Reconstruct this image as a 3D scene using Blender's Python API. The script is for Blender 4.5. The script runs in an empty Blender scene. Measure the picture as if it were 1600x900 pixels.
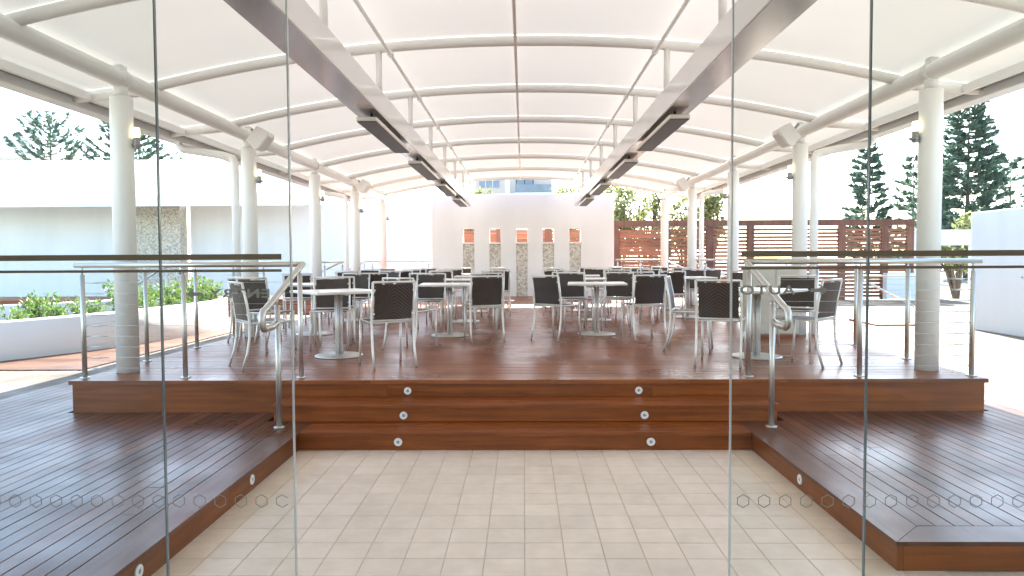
import bpy, math, random
from mathutils import Vector, Matrix
R = math.radians
random.seed(7)
scene = bpy.context.scene
C = scene.collection

# ------------------------------------------------------------------ camera
CAMZ = 1.49
cam_d = bpy.data.cameras.new('camera'); cam = bpy.data.objects.new('camera', cam_d); C.objects.link(cam)
cam_d.sensor_width = 36; cam_d.lens = 25.36; cam_d.clip_start = 0.05; cam_d.clip_end = 2000
cam.matrix_world = (Matrix.Translation((0, 0, CAMZ)) @ Matrix.Rotation(R(0.91), 4, 'Z')
                    @ Matrix.Rotation(R(90 - 2.29), 4, 'X') @ Matrix.Rotation(R(-0.30), 4, 'Z'))
scene.camera = cam
# ------------------------------------------------------------------ world, sun, exposure
SUN_EL, SUN_AZ = R(37.5), R(8.5)          # azimuth measured from +Y towards +X
w = bpy.data.worlds.new('World'); scene.world = w; w.use_nodes = True
nt = w.node_tree; bg = nt.nodes['Background']
sky = nt.nodes.new('ShaderNodeTexSky'); sky.sky_type = 'NISHITA'; sky.sun_disc = False
sky.sun_elevation = SUN_EL; sky.sun_rotation = SUN_AZ; sky.dust_density = 0.9; sky.air_density = 1.0
nt.links.new(sky.outputs[0], bg.inputs[0]); bg.inputs[1].default_value = 0.15
sd = bpy.data.lights.new('sun', 'SUN'); sd.energy = 5.0; sd.angle = R(0.53); sd.color = (1, 0.955, 0.89)
so = bpy.data.objects.new('sun', sd); C.objects.link(so)
sv = Vector((math.sin(SUN_AZ) * math.cos(SUN_EL), math.cos(SUN_AZ) * math.cos(SUN_EL), math.sin(SUN_EL)))
so.rotation_euler = sv.to_track_quat('Z', 'Y').to_euler(); so.location = (0, 0, 30)
vs = scene.view_settings; vs.view_transform = 'Standard'; vs.look = 'None'; vs.gamma = 1; vs.exposure = 2.6

# ------------------------------------------------------------------ materials
def newmat(name):
    m = bpy.data.materials.new(name); m.use_nodes = True
    n = m.node_tree; return m, n, n.nodes['Principled BSDF']
def N(n, t, **kw):
    x = n.nodes.new(t)
    for k, v in kw.items(): setattr(x, k, v)
    return x
def plain(name, col, rough=0.5, metal=0.0, noise=0.06, scale=6.0, bump=0.0, coat=0.0):
    m, n, b = newmat(name)
    tc = N(n, 'ShaderNodeTexCoord'); no = N(n, 'ShaderNodeTexNoise')
    no.inputs['Scale'].default_value = scale; no.inputs['Detail'].default_value = 6
    n.links.new(tc.outputs['Object'], no.inputs['Vector'])
    r = N(n, 'ShaderNodeValToRGB')
    r.color_ramp.elements[0].position = .3; r.color_ramp.elements[1].position = .7
    r.color_ramp.elements[0].color = (*[c * (1 - noise) for c in col], 1)
    r.color_ramp.elements[1].color = (*[min(1, c * (1 + noise)) for c in col], 1)
    n.links.new(no.outputs['Fac'], r.inputs[0]); n.links.new(r.outputs[0], b.inputs['Base Color'])
    mr = N(n, 'ShaderNodeMapRange'); mr.inputs[3].default_value = rough * .8; mr.inputs[4].default_value = min(1, rough * 1.2)
    n.links.new(no.outputs['Fac'], mr.inputs[0]); n.links.new(mr.outputs[0], b.inputs['Roughness'])
    b.inputs['Metallic'].default_value = metal; b.inputs['Coat Weight'].default_value = coat
    if bump:
        bp = N(n, 'ShaderNodeBump'); bp.inputs['Strength'].default_value = bump; bp.inputs['Distance'].default_value = .01
        n.links.new(no.outputs['Fac'], bp.inputs['Height']); n.links.new(bp.outputs[0], b.inputs['Normal'])
    return m
def wood(name, c1, c2, axis, rough=0.32, vary=0.35, coat=0.25):
    m, n, b = newmat(name)
    tc = N(n, 'ShaderNodeTexCoord'); mp = N(n, 'ShaderNodeMapping')
    s = [22, 22, 22]; s[axis] = 1.3; mp.inputs['Scale'].default_value = s
    oi = N(n, 'ShaderNodeObjectInfo'); ge = N(n, 'ShaderNodeNewGeometry')
    ad = N(n, 'ShaderNodeMath', operation='ADD'); fr = N(n, 'ShaderNodeMath', operation='FRACT')
    n.links.new(oi.outputs['Random'], ad.inputs[0]); n.links.new(ge.outputs['Random Per Island'], ad.inputs[1]); n.links.new(ad.outputs[0], fr.inputs[0])
    off = N(n, 'ShaderNodeVectorMath', operation='SCALE'); off.inputs[0].default_value = (13, 17, 29)
    n.links.new(fr.outputs[0], off.inputs['Scale'])
    va = N(n, 'ShaderNodeVectorMath', operation='ADD')
    n.links.new(tc.outputs['Object'], mp.inputs[0]); n.links.new(mp.outputs[0], va.inputs[0]); n.links.new(off.outputs[0], va.inputs[1])
    no = N(n, 'ShaderNodeTexNoise'); no.inputs['Scale'].default_value = 1; no.inputs['Detail'].default_value = 8; no.inputs['Distortion'].default_value = .6
    n.links.new(va.outputs[0], no.inputs['Vector'])
    r = N(n, 'ShaderNodeValToRGB'); r.color_ramp.elements[0].position = .32; r.color_ramp.elements[1].position = .68
    r.color_ramp.elements[0].color = (*c1, 1); r.color_ramp.elements[1].color = (*c2, 1)
    n.links.new(no.outputs['Fac'], r.inputs[0])
    mr = N(n, 'ShaderNodeMapRange'); mr.inputs[3].default_value = 1 - vary; mr.inputs[4].default_value = 1 + vary
    n.links.new(fr.outputs[0], mr.inputs[0])
    mu = N(n, 'ShaderNodeVectorMath', operation='SCALE'); n.links.new(r.outputs[0], mu.inputs[0]); n.links.new(mr.outputs[0], mu.inputs['Scale'])
    nb_ = N(n, 'ShaderNodeTexNoise'); nb_.inputs['Scale'].default_value = .9; nb_.inputs['Detail'].default_value = 7; nb_.inputs['Roughness'].default_value = .65
    n.links.new(tc.outputs['Object'], nb_.inputs['Vector'])
    mb_ = N(n, 'ShaderNodeMapRange'); mb_.inputs[1].default_value = .3; mb_.inputs[2].default_value = .7; mb_.inputs[3].default_value = .72; mb_.inputs[4].default_value = 1.22
    n.links.new(nb_.outputs['Fac'], mb_.inputs[0]); mu0 = mu
    mu = N(n, 'ShaderNodeVectorMath', operation='SCALE'); n.links.new(mu0.outputs[0], mu.inputs[0]); n.links.new(mb_.outputs[0], mu.inputs['Scale'])
    n.links.new(mu.outputs[0], b.inputs['Base Color']); b.inputs['Specular IOR Level'].default_value = .28
    # worn, blotchy gloss
    n2 = N(n, 'ShaderNodeTexNoise'); n2.inputs['Scale'].default_value = 1.7; n2.inputs['Detail'].default_value = 5
    n.links.new(tc.outputs['Object'], n2.inputs['Vector'])
    rr = N(n, 'ShaderNodeMapRange'); rr.inputs[1].default_value = .3; rr.inputs[2].default_value = .7
    rr.inputs[3].default_value = rough * .75; rr.inputs[4].default_value = rough * 1.4
    n.links.new(n2.outputs['Fac'], rr.inputs[0]); n.links.new(rr.outputs[0], b.inputs['Roughness'])
    b.inputs['Coat Weight'].default_value = coat; b.inputs['Coat Roughness'].default_value = .2
    bp = N(n, 'ShaderNodeBump'); bp.inputs['Strength'].default_value = .25; bp.inputs['Distance'].default_value = .004
    n.links.new(no.outputs['Fac'], bp.inputs['Height']); n.links.new(bp.outputs[0], b.inputs['Normal'])
    return m
M = {}
D1, D2 = (.165, .043, .011), (.285, .088, .026)
M['deck_x'] = wood('deck_wood_across', D1, D2, 0, .30, .14, .08)
M['deck_y'] = wood('deck_wood_lengthwise', (.092, .030, .014), (.165, .062, .031), 1, .34, .30, .08)
M['deck_far'] = wood('weathered_deck_wood', (.12, .092, .066), (.185, .145, .108), 1, .6, .22, 0)
M['fascia'] = wood('fascia_wood', (.17, .041, .006), (.29, .078, .013), 0, .38, .10, .05)
M['fascia_y'] = wood('fascia_wood_lengthwise', (.15, .037, .006), (.24, .066, .012), 1, .38, .10, .05)
M['oiled'] = wood('oiled_deck_wood', (.115, .050, .028), (.185, .088, .052), 0, .5, .2, 0)
M['slat'] = wood('fence_slat_wood', (.22, .070, .035), (.36, .135, .070), 0, .5, .25, 0)
M['fpost'] = wood('fence_post_wood', (.14, .05, .03), (.22, .085, .05), 2, .5, .2, 0)
M['dark'] = plain('dark_void', (.02, .016, .013), .9)
M['white'] = plain('white_paint', (.89, .875, .835), .35, noise=.02, scale=2, coat=.1)
def stained(m, amt=.10):
    n = m.node_tree; b = n.nodes['Principled BSDF']; src = b.inputs['Base Color'].links[0].from_socket
    tc = N(n, 'ShaderNodeTexCoord'); mp = N(n, 'ShaderNodeMapping'); mp.inputs['Scale'].default_value = (2.2, 2.2, .35); n.links.new(tc.outputs['Object'], mp.inputs[0])
    no = N(n, 'ShaderNodeTexNoise'); no.inputs['Scale'].default_value = 1; no.inputs['Detail'].default_value = 8; n.links.new(mp.outputs[0], no.inputs['Vector'])
    mr = N(n, 'ShaderNodeMapRange'); mr.inputs[1].default_value = .35; mr.inputs[2].default_value = .6; mr.inputs[3].default_value = 1-amt; mr.inputs[4].default_value = 1
    n.links.new(no.outputs['Fac'], mr.inputs[0]); mu = N(n, 'ShaderNodeVectorMath', operation='SCALE')
    n.links.new(src, mu.inputs[0]); n.links.new(mr.outputs[0], mu.inputs['Scale']); n.links.new(mu.outputs[0], b.inputs['Base Color']); return m
M['render'] = plain('white_render', (.76, .74, .70), .8, noise=.03, scale=1.2, bump=.05)
M['render_cool'] = plain('white_wall_render', (.78, .78, .77), .8, noise=.03, scale=.8, bump=.05)
M['steel'] = plain('brushed_steel', (.62, .60, .55), .40, .9, .03, 8)
M['soffit'] = plain('polished_soffit', (.47, .42, .39), .2, 1.0, .03, 3)
M['alu'] = plain('satin_aluminium', (.76, .72, .65), .45, .55, .03, 8)
M['grey'] = plain('grey_metal', (.32, .32, .32), .4, .6)
M['beam'] = plain('beam_paint', (.72, .69, .66), .22, noise=.03, scale=1.5, coat=.4)
M['heat'] = plain('heater_face', (.075, .066, .058), .45, noise=.1, scale=40)
M['top'] = plain('table_laminate', (.80, .76, .68), .3, noise=.02, scale=5)
M['tile'] = None
M['cabinet'] = plain('beige_laminate', (.55, .50, .40), .45, noise=.03)
M['stripe'] = plain('bronze_film', (.20, .145, .09), .6)
M['film'] = plain('grey_film', (.34, .32, .27), .7)
M['rubber'] = plain('black_rubber', (.03, .03, .03), .7)
stained(M['render'], .04); stained(M['render_cool'], .05)
M['soil'] = plain('soil', (.06, .045, .03), .95, noise=.4, scale=20, bump=.5)
M['ground'] = plain('pale_ground', (.30, .28, .24), .9, noise=.2, scale=.5)
M['bark'] = plain('bark', (.10, .075, .055), .9, noise=.35, scale=9, bump=.6)
M['ledge'] = plain('ledge_render', (.82, .79, .74), .7, noise=.02)
M['bld'] = plain('beige_building', (.42, .37, .33), .8, noise=.04, scale=.4)
M['bldw'] = plain('white_building', (.75, .74, .72), .8, noise=.03, scale=.4)
def tile_mat():
    m, n, b = newmat('floor_tile')
    oi = N(n, 'ShaderNodeObjectInfo'); tc = N(n, 'ShaderNodeTexCoord'); no = N(n, 'ShaderNodeTexNoise')
    ge = N(n, 'ShaderNodeNewGeometry')
    no.inputs['Scale'].default_value = 9; no.inputs['Detail'].default_value = 8
    n.links.new(ge.outputs['Position'], no.inputs['Vector'])
    r = N(n, 'ShaderNodeValToRGB'); r.color_ramp.elements[0].position = .3; r.color_ramp.elements[1].position = .75
    r.color_ramp.elements[0].color = (.71, .575, .435, 1); r.color_ramp.elements[1].color = (.80, .67, .53, 1)
    n.links.new(no.outputs['Fac'], r.inputs[0])
    mr = N(n, 'ShaderNodeMapRange'); mr.inputs[3].default_value = .95; mr.inputs[4].default_value = 1.04
    n.links.new(oi.outputs['Random'], mr.inputs[0])
    mu = N(n, 'ShaderNodeVectorMath', operation='SCALE'); n.links.new(r.outputs[0], mu.inputs[0]); n.links.new(mr.outputs[0], mu.inputs['Scale'])
    n3 = N(n, 'ShaderNodeTexNoise'); n3.inputs['Scale'].default_value = 1.1; n3.inputs['Detail'].default_value = 8; n3.inputs['Roughness'].default_value = .7
    n.links.new(ge.outputs['Position'], n3.inputs['Vector'])
    m3 = N(n, 'ShaderNodeMapRange'); m3.inputs[1].default_value = .32; m3.inputs[2].default_value = .6; m3.inputs[3].default_value = .90; m3.inputs[4].default_value = 1.02
    n.links.new(n3.outputs['Fac'], m3.inputs[0])
    mu2 = N(n, 'ShaderNodeVectorMath', operation='SCALE'); n.links.new(mu.outputs[0], mu2.inputs[0]); n.links.new(m3.outputs[0], mu2.inputs['Scale'])
    n.links.new(mu2.outputs[0], b.inputs['Base Color']); b.inputs['Roughness'].default_value = .45
    return m
M['tile'] = tile_mat()
M['grout'] = plain('grout', (.58, .49, .37), .9)
def membrane_mat():
    m, n, b = newmat('translucent_membrane'); n.nodes.remove(b)
    out = n.nodes['Material Output']
    d = N(n, 'ShaderNodeBsdfDiffuse'); t = N(n, 'ShaderNodeBsdfTranslucent'); mx = N(n, 'ShaderNodeMixShader'); g = N(n, 'ShaderNodeBsdfGlossy')
    tc = N(n, 'ShaderNodeTexCoord'); no = N(n, 'ShaderNodeTexNoise'); no.inputs['Scale'].default_value = 1.0; no.inputs['Detail'].default_value = 7; no.inputs['Roughness'].default_value = .62
    mp = N(n, 'ShaderNodeMapping'); mp.inputs['Scale'].default_value = (.35, 1.3, 1); n.links.new(tc.outputs['Object'], mp.inputs[0]); n.links.new(mp.outputs[0], no.inputs['Vector'])
    r = N(n, 'ShaderNodeValToRGB'); r.color_ramp.elements[0].color = (.76, .71, .64, 1); r.color_ramp.elements[1].color = (.92, .87, .78, 1)
    n.links.new(no.outputs['Fac'], r.inputs[0])
    n.links.new(r.outputs[0], t.inputs[0]); d.inputs[0].default_value = (.84, .82, .78, 1)
    mx.inputs[0].default_value = .095
    n.links.new(d.outputs[0], mx.inputs[1]); n.links.new(t.outputs[0], mx.inputs[2])
    g.inputs['Roughness'].default_value = .35; m2 = N(n, 'ShaderNodeMixShader'); m2.inputs[0].default_value = .04
    n.links.new(mx.outputs[0], m2.inputs[1]); n.links.new(g.outputs[0], m2.inputs[2]); n.links.new(m2.outputs[0], out.inputs[0])
    return m
M['membrane'] = membrane_mat()
def glass_mat(name, tint):
    m, n, b = newmat(name); n.nodes.remove(b); out = n.nodes['Material Output']
    t = N(n, 'ShaderNodeBsdfTransparent'); t.inputs[0].default_value = (*tint, 1)
    g = N(n, 'ShaderNodeBsdfGlossy'); g.inputs['Roughness'].default_value = .01
    f = N(n, 'ShaderNodeFresnel'); f.inputs[0].default_value = 1.45; mx = N(n, 'ShaderNodeMixShader')
    n.links.new(f.outputs[0], mx.inputs[0]); n.links.new(t.outputs[0], mx.inputs[1]); n.links.new(g.outputs[0], mx.inputs[2])
    n.links.new(mx.outputs[0], out.inputs[0]); return m
M['glass'] = glass_mat('clear_glass', (.93, .957, .944))
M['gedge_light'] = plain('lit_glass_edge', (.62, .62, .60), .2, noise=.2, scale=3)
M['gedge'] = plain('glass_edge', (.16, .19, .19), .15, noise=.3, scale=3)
M['bluewin'] = plain('window_glass', (.10, .13, .17), .1, noise=.3, scale=.6)
def weave(name, c1, c2):
    m, n, b = newmat(name)
    tc = N(n, 'ShaderNodeTexCoord'); sp = N(n, 'ShaderNodeSeparateXYZ'); n.links.new(tc.outputs['Object'], sp.inputs[0])
    ab = N(n, 'ShaderNodeMath', operation='ABSOLUTE'); n.links.new(sp.outputs[0], ab.inputs[0])
    a = N(n, 'ShaderNodeMath', operation='MULTIPLY_ADD'); a.inputs[1].default_value = .55
    su = N(n, 'ShaderNodeMath', operation='ADD'); n.links.new(sp.outputs[1], su.inputs[0]); n.links.new(sp.outputs[2], su.inputs[1])
    n.links.new(ab.outputs[0], a.inputs[0]); n.links.new(su.outputs[0], a.inputs[2])
    k = N(n, 'ShaderNodeMath', operation='MULTIPLY'); k.inputs[1].default_value = 2 * math.pi / .026; n.links.new(a.outputs[0], k.inputs[0])
    s = N(n, 'ShaderNodeMath', operation='SINE'); n.links.new(k.outputs[0], s.inputs[0])
    k2 = N(n, 'ShaderNodeMath', operation='MULTIPLY'); k2.inputs[1].default_value = 2 * math.pi / .014; n.links.new(sp.outputs[0], k2.inputs[0])
    s2 = N(n, 'ShaderNodeMath', operation='SINE'); n.links.new(k2.outputs[0], s2.inputs[0])
    ml = N(n, 'ShaderNodeMath', operation='MULTIPLY_ADD'); n.links.new(s2.outputs[0], ml.inputs[0]); ml.inputs[1].default_value = .35; n.links.new(s.outputs[0], ml.inputs[2])
    mr = N(n, 'ShaderNodeMapRange'); mr.inputs[1].default_value = -1.2; mr.inputs[2].default_value = 1.2; n.links.new(ml.outputs[0], mr.inputs[0])
    mx = N(n, 'ShaderNodeMix', data_type='RGBA'); n.links.new(mr.outputs[0], mx.inputs['Factor'])
    mx.inputs[6].default_value = (*c1, 1); mx.inputs[7].default_value = (*c2, 1)
    n.links.new(mx.outputs[2], b.inputs['Base Color']); b.inputs['Roughness'].default_value = .42
    bp = N(n, 'ShaderNodeBump'); bp.inputs['Strength'].default_value = .8; bp.inputs['Distance'].default_value = .004
    n.links.new(mr.outputs[0], bp.inputs['Height']); n.links.new(bp.outputs[0], b.inputs['Normal'])
    return m
M['weave'] = weave('brown_woven_resin', (.013, .008, .005), (.070, .042, .028))
def pebble():
    m, n, b = newmat('pebble_dash')
    tc = N(n, 'ShaderNodeTexCoord'); v = N(n, 'ShaderNodeTexVoronoi'); v.inputs['Scale'].default_value = 26
    n.links.new(tc.outputs['Object'], v.inputs['Vector'])
    r = N(n, 'ShaderNodeValToRGB'); e = r.color_ramp.elements
    e[0].color = (.33, .29, .23, 1); e[1].color = (.70, .66, .58, 1); x = e.new(.5); x.color = (.54, .50, .42, 1)
    sp = N(n, 'ShaderNodeSeparateColor'); n.links.new(v.outputs['Color'], sp.inputs[0]); n.links.new(sp.outputs[0], r.inputs[0])
    n.links.new(r.outputs[0], b.inputs['Base Color']); b.inputs['Roughness'].default_value = .6
    bp = N(n, 'ShaderNodeBump'); bp.invert = True; bp.inputs['Strength'].default_value = .7; bp.inputs['Distance'].default_value = .015
    n.links.new(v.outputs['Distance'], bp.inputs['Height']); n.links.new(bp.outputs[0], b.inputs['Normal'])
    return m
M['pebble'] = pebble()
def leafmat(name, c1, c2, trans=.3):
    m, n, b = newmat(name); out = n.nodes['Material Output']
    ge = N(n, 'ShaderNodeNewGeometry'); r = N(n, 'ShaderNodeValToRGB')
    r.color_ramp.elements[0].color = (*c1, 1); r.color_ramp.elements[1].color = (*c2, 1)
    n.links.new(ge.outputs['Random Per Island'], r.inputs[0]); n.links.new(r.outputs[0], b.inputs['Base Color'])
    b.inputs['Roughness'].default_value = .5
    t = N(n, 'ShaderNodeBsdfTranslucent'); n.links.new(r.outputs[0], t.inputs[0])
    mx = N(n, 'ShaderNodeMixShader'); mx.inputs[0].default_value = trans
    n.links.new(b.outputs[0], mx.inputs[1]); n.links.new(t.outputs[0], mx.inputs[2]); n.links.new(mx.outputs[0], out.inputs[0])
    return m
M['needle'] = leafmat('pine_needles', (.05, .10, .082), (.15, .22, .15), .3)
M['leaf'] = leafmat('shrub_leaves', (.08, .16, .03), (.24, .34, .08), .35)
M['leaf2'] = leafmat('tree_leaves', (.13, .16, .05), (.34, .35, .15), .4)
def emit(name, col, s):
    m, n, b = newmat(name)
    b.inputs['Base Color'].default_value = (.8, .75, .6, 1)
    b.inputs['Emission Color'].default_value = (*col, 1); b.inputs['Emission Strength'].default_value = s
    return m
M['lampglass'] = emit('lit_lamp_glass', (1, .80, .42), 1.0)

# ------------------------------------------------------------------ mesh builder
class MB:
    def __init__(s): s.v = []; s.f = []; s.sm = []
    def add(s, vs, fs, smooth=False):
        o = len(s.v); s.v += [tuple(v) for v in vs]; s.f += [tuple(i + o for i in f) for f in fs]; s.sm += [smooth] * len(fs); return s
    def box(s, x0, x1, y0, y1, z0, z1):
        return s.add([(x0,y0,z0),(x1,y0,z0),(x1,y1,z0),(x0,y1,z0),(x0,y0,z1),(x1,y0,z1),(x1,y1,z1),(x0,y1,z1)],
              [(0,3,2,1),(4,5,6,7),(0,1,5,4),(1,2,6,5),(2,3,7,6),(3,0,4,7)])
    def board(s, x0, x1, y0, y1, z0, z1, axis, ch=.003):
        # box with both long top edges eased
        if axis == 1: prof = [(x0,z0),(x1,z0),(x1,z1-ch),(x1-ch,z1),(x0+ch,z1),(x0,z1-ch)]; P = lambda p, e: (p[0], e, p[1]); e0, e1 = y0, y1
        else: prof = [(y0,z0),(y1,z0),(y1,z1-ch),(y1-ch,z1),(y0+ch,z1),(y0,z1-ch)]; P = lambda p, e: (e, p[0], p[1]); e0, e1 = x0, x1
        n = 6; vs = [P(p, e0) for p in prof] + [P(p, e1) for p in prof]
        fs = [(i, (i+1) % n, (i+1) % n + n, i + n) for i in range(n)] + [tuple(range(n))[::-1], tuple(range(n, 2*n))]
        if axis == 1: fs = [f[::-1] for f in fs]
        return s.add(vs, fs)
    def tube(s, path, r, n=10, closed=False, smooth=True, caps=True):
        P = [Vector(p) for p in path]; K = len(P); rs = r if isinstance(r, (list, tuple)) else [r] * K
        T = []
        for i in range(K):
            a = P[(i-1) % K] if (closed or i > 0) else P[i]; b = P[(i+1) % K] if (closed or i < K-1) else P[i]
            T.append((b - a).normalized())
        ref = Vector((0,0,1)) if abs(T[0].z) < .9 else Vector((0,1,0))
        u = T[0].cross(ref).normalized(); vs = []
        for i in range(K):
            u = (u - T[i] * u.dot(T[i])).normalized(); w_ = T[i].cross(u)
            for k in range(n):
                a = 2 * math.pi * (k + .5) / n; vs.append(P[i] + (u * math.cos(a) + w_ * math.sin(a)) * rs[i])
        fs = []
        for i in range(K if closed else K-1):
            j = (i + 1) % K
            for k in range(n): fs.append((i*n+k, i*n+(k+1) % n, j*n+(k+1) % n, j*n+k))
        s.add(vs, fs, smooth)
        if caps and not closed:
            o = len(s.v) - K*n
            s.f += [tuple(o + k for k in range(n))[::-1], tuple(o + (K-1)*n + k for k in range(n))]; s.sm += [False, False]
        return s
    def lathe(s, c, prof, n=24, ax='z'):
        # prof: list of (radius, height); sharp rings by doubling
        cx, cy, cz = c; vs = []
        for r, h in prof:
            for k in range(n):
                a = 2*math.pi*k/n
                p = (r*math.cos(a), r*math.sin(a), h)
                if ax == 'y': p = (p[0], -p[2], p[1])
                if ax == 'x': p = (p[2], p[0], p[1])
                vs.append((cx+p[0], cy+p[1], cz+p[2]))
        m = len(prof); fs = []
        for i in range(m-1):
            for k in range(n): fs.append((i*n+k, i*n+(k+1) % n, (i+1)*n+(k+1) % n, (i+1)*n+k))
        s.add(vs, fs, True); o = len(s.v) - m*n
        s.f += [tuple(o+k for k in range(n))[::-1], tuple(o+(m-1)*n+k for k in range(n))]; s.sm += [False, False]
        return s
    def mesh(s, name, mat):
        me = bpy.data.meshes.new(name); me.from_pydata(s.v, [], s.f)
        me.polygons.foreach_set('use_smooth', s.sm)
        if mat is not None: me.materials.append(M[mat] if isinstance(mat, str) else mat)
        me.validate(); me.update(); return me
    def build(s, name, mat, parent=None, kind=None):
        o = bpy.data.objects.new(name, s.mesh(name, mat)); C.objects.link(o)
        if parent is not None: o.parent = parent
        if kind: o['kind'] = kind
        return o
def link(name, me, parent=None, loc=(0,0,0), rz=0):
    o = bpy.data.objects.new(name, me); C.objects.link(o); o.location = loc; o.rotation_euler.z = rz
    if parent is not None: o.parent = parent
    return o
def tag(o, label, cat, group=None):
    o['label'] = label; o['category'] = cat
    if group: o['group'] = group
    return o
def thing(name, label, cat, loc=(0,0,0), rz=0, group=None):
    o = bpy.data.objects.new(name, None); C.objects.link(o); o.location = loc; o.rotation_euler.z = rz
    o.empty_display_size = .2
    return tag(o, label, cat, group)
def struct(o): o['kind'] = 'structure'; return o
def bevel(o, wd=.01, seg=2):
    b = o.modifiers.new('bevel', 'BEVEL'); b.width = wd; b.segments = seg; b.limit_method = 'ANGLE'; return o

# ------------------------------------------------------------------ levels and plan
H1 = .145; HS = .435
Y0 = 6.29; YB = 20.5; SX = 4.0                 # stage front, back, half width
EX = 1.77                                      # inner edges of the low decks
struct(MB().box(-300, 300, -200, 500, -.5, -.06).build('ground', 'ground'))

# tiled floor: bed of grout, each tile in view its own piece
fl = struct(MB().box(-4.2, 4.6, -5, 6.2, -.05, -.004).build('tiled_floor', 'grout'))
def tile_geo(m, x, y, h=.098, c=.002):
    k = h - c
    m.add([(x-h,y-h,-.02),(x+h,y-h,-.02),(x+h,y+h,-.02),(x-h,y+h,-.02),(x-h,y-h,-c),(x+h,y-h,-c),(x+h,y+h,-c),(x-h,y+h,-c),
           (x-k,y-k,0),(x+k,y-k,0),(x+k,y+k,0),(x-k,y+k,0)],
          [(0,1,5,4),(1,2,6,5),(2,3,7,6),(3,0,4,7),(4,5,9,8),(5,6,10,9),(6,7,11,10),(7,4,8,11),(8,9,10,11)]); return m
tm = tile_geo(MB(), 0, 0).mesh('tile', 'tile')
rest = MB()
for j in range(-42, 14):
    yc = 3.435 + .2 * j
    if yc > 5.7: continue
    for i in range(-21, 23):
        xc = -.1 + .2 * i
        if (abs(xc) > 1.9 and yc > 3.35) or xc < -4.1: continue
        if abs(xc) < 1.85 and yc > 3.1: link('tile', tm, fl, (xc, yc, random.uniform(-.0006, .0006)))
        else: tile_geo(rest, xc, yc)
rest.build('tile_field', 'tile', fl, 'stuff')

# low decks either side
def low_deck(name, sgn, xfar, yfront, ntop):
    base = struct(MB().box(min(sgn*(EX+.03), sgn*xfar), max(sgn*(EX+.03), sgn*xfar), yfront+.03, 23.5, -.05, H1-.03).build(name, 'dark'))
    # side fascia along the inner edge
    a, b = sorted((sgn*EX, sgn*(EX+.028)))
    joints = [yfront, 4.25, 5.62] if sgn < 0 else [yfront, 5.62]
    for k in range(len(joints)-1):
        MB().board(a, b, joints[k]+.0015, joints[k+1]-.0015, .0, H1-.022, 1, .002).build('side_fascia', 'fascia_y', base)
    # wide border board
    bw = .19
    a, b = sorted((sgn*(EX-.012), sgn*(EX+bw)))
    if sgn > 0:
        # mitred border around the front corner
        z0, z1 = H1-.022, H1
        x0, x1 = EX-.012, EX+bw; yf = yfront-.012; yb = yfront+bw
        m = MB(); q = [(x0, yf), (x1, yb-.0), (x1, 5.95), (x0, 5.56)]
        q[3] = (x0, 5.95)
        m.add([(x, y, z0) for x, y in q] + [(x, y, z1) for x, y in q], [(3,2,1,0),(4,5,6,7),(0,1,5,4),(1,2,6,5),(2,3,7,6),(3,0,4,7)])
        m.build('border_board', 'deck_y', base)
        q = [(x0+.004, yf), (xfar, yf), (xfar, yb-.0), (x1+.004, yb)]
        m = MB(); m.add([(x, y, z0) for x, y in q] + [(x, y, z1) for x, y in q], [(3,2,1,0),(4,5,6,7),(0,1,5,4),(1,2,6,5),(2,3,7,6),(3,0,4,7)])
        m.build('border_board', 'deck_y', base)
        MB().board(EX+.03, xfar, yfront, yfront+.028, 0, H1-.022, 0, .002).build('front_fascia', 'fascia', base)
        ys = yb + .005
    else:
        MB().board(a, b, yfront, 5.95, H1-.022, H1, 1, .003).build('border_board', 'deck_y', base)
        ys = yfront
    pitch, wd = .0955, .0915
    x = EX + bw + .004; k = 0; far = MB()
    while x + wd < xfar:
        mat = 'deck_y' if x < 4.75 - (.45 if sgn > 0 else -.35) else 'deck_far'
        y1 = (5.95 if x < 2.1 else Y0 + .01) if x < SX + .005 else 23.4
        cuts = [ys] + ([random.uniform(ys + .8, y1 - .5)] if y1 < 7 and random.random() < .55 else []) + ([random.uniform(5, 11), random.uniform(13, 19)] if y1 > 10 else []) + [y1]
        for q in range(len(cuts)-1):
            a, b = sorted((sgn*x, sgn*(x+wd))); dz = random.uniform(-.0008, .0008)
            args = (a, b, cuts[q]+.001, cuts[q+1]-.001, H1-.022+dz, H1+dz, 1, .002)
            if k < ntop: MB().board(*args).build('deck_board', mat, base)
            else: far.board(*args)
        x += pitch; k += 1
    if far.v: far.build('deck_board_field', 'deck_far', base, 'stuff')
    return base
deckL = low_deck('low_deck_left', -1, 17.0, 2.25, 75)
deckR = low_deck('low_deck_right', 1, 14.5, 3.40, 75)

sun = MB(); y = 8.76
while y < 17.9:
    sun.board(-11.5, -5.45, y, y+.0915, H1+.001, H1+.014, 0, .002); y += .0955
sd_o = struct(MB().box(-11.5, -5.46, 8.77, 17.9, H1-.03, H1+.0005).build('oiled_deck', 'dark')); sun.build('oiled_board_field', 'oiled', sd_o, 'stuff')
# ------------------------------------------------------------------ stage with steps
stage = struct(MB().box(-SX+.03, SX-.03, Y0+.03, 24.0, -.04, HS-.03).build('raised_deck', 'dark'))
bd = MB(); y = Y0 + .135
while y < YB + 3.3:
    cuts = [-SX-.015] + sorted(random.uniform(-3.2, 3.2) for _ in range(2)) + [SX+.015]
    for q in range(3):
        dz = random.uniform(-.0006, .0006)
        bd.board(cuts[q]+.001, cuts[q+1]-.001, y, y+.0895, HS-.022+dz, HS+dz, 0, .0035)
    y += .0955
bd.build('stage_board_field', 'deck_x', stage, 'stuff')
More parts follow.
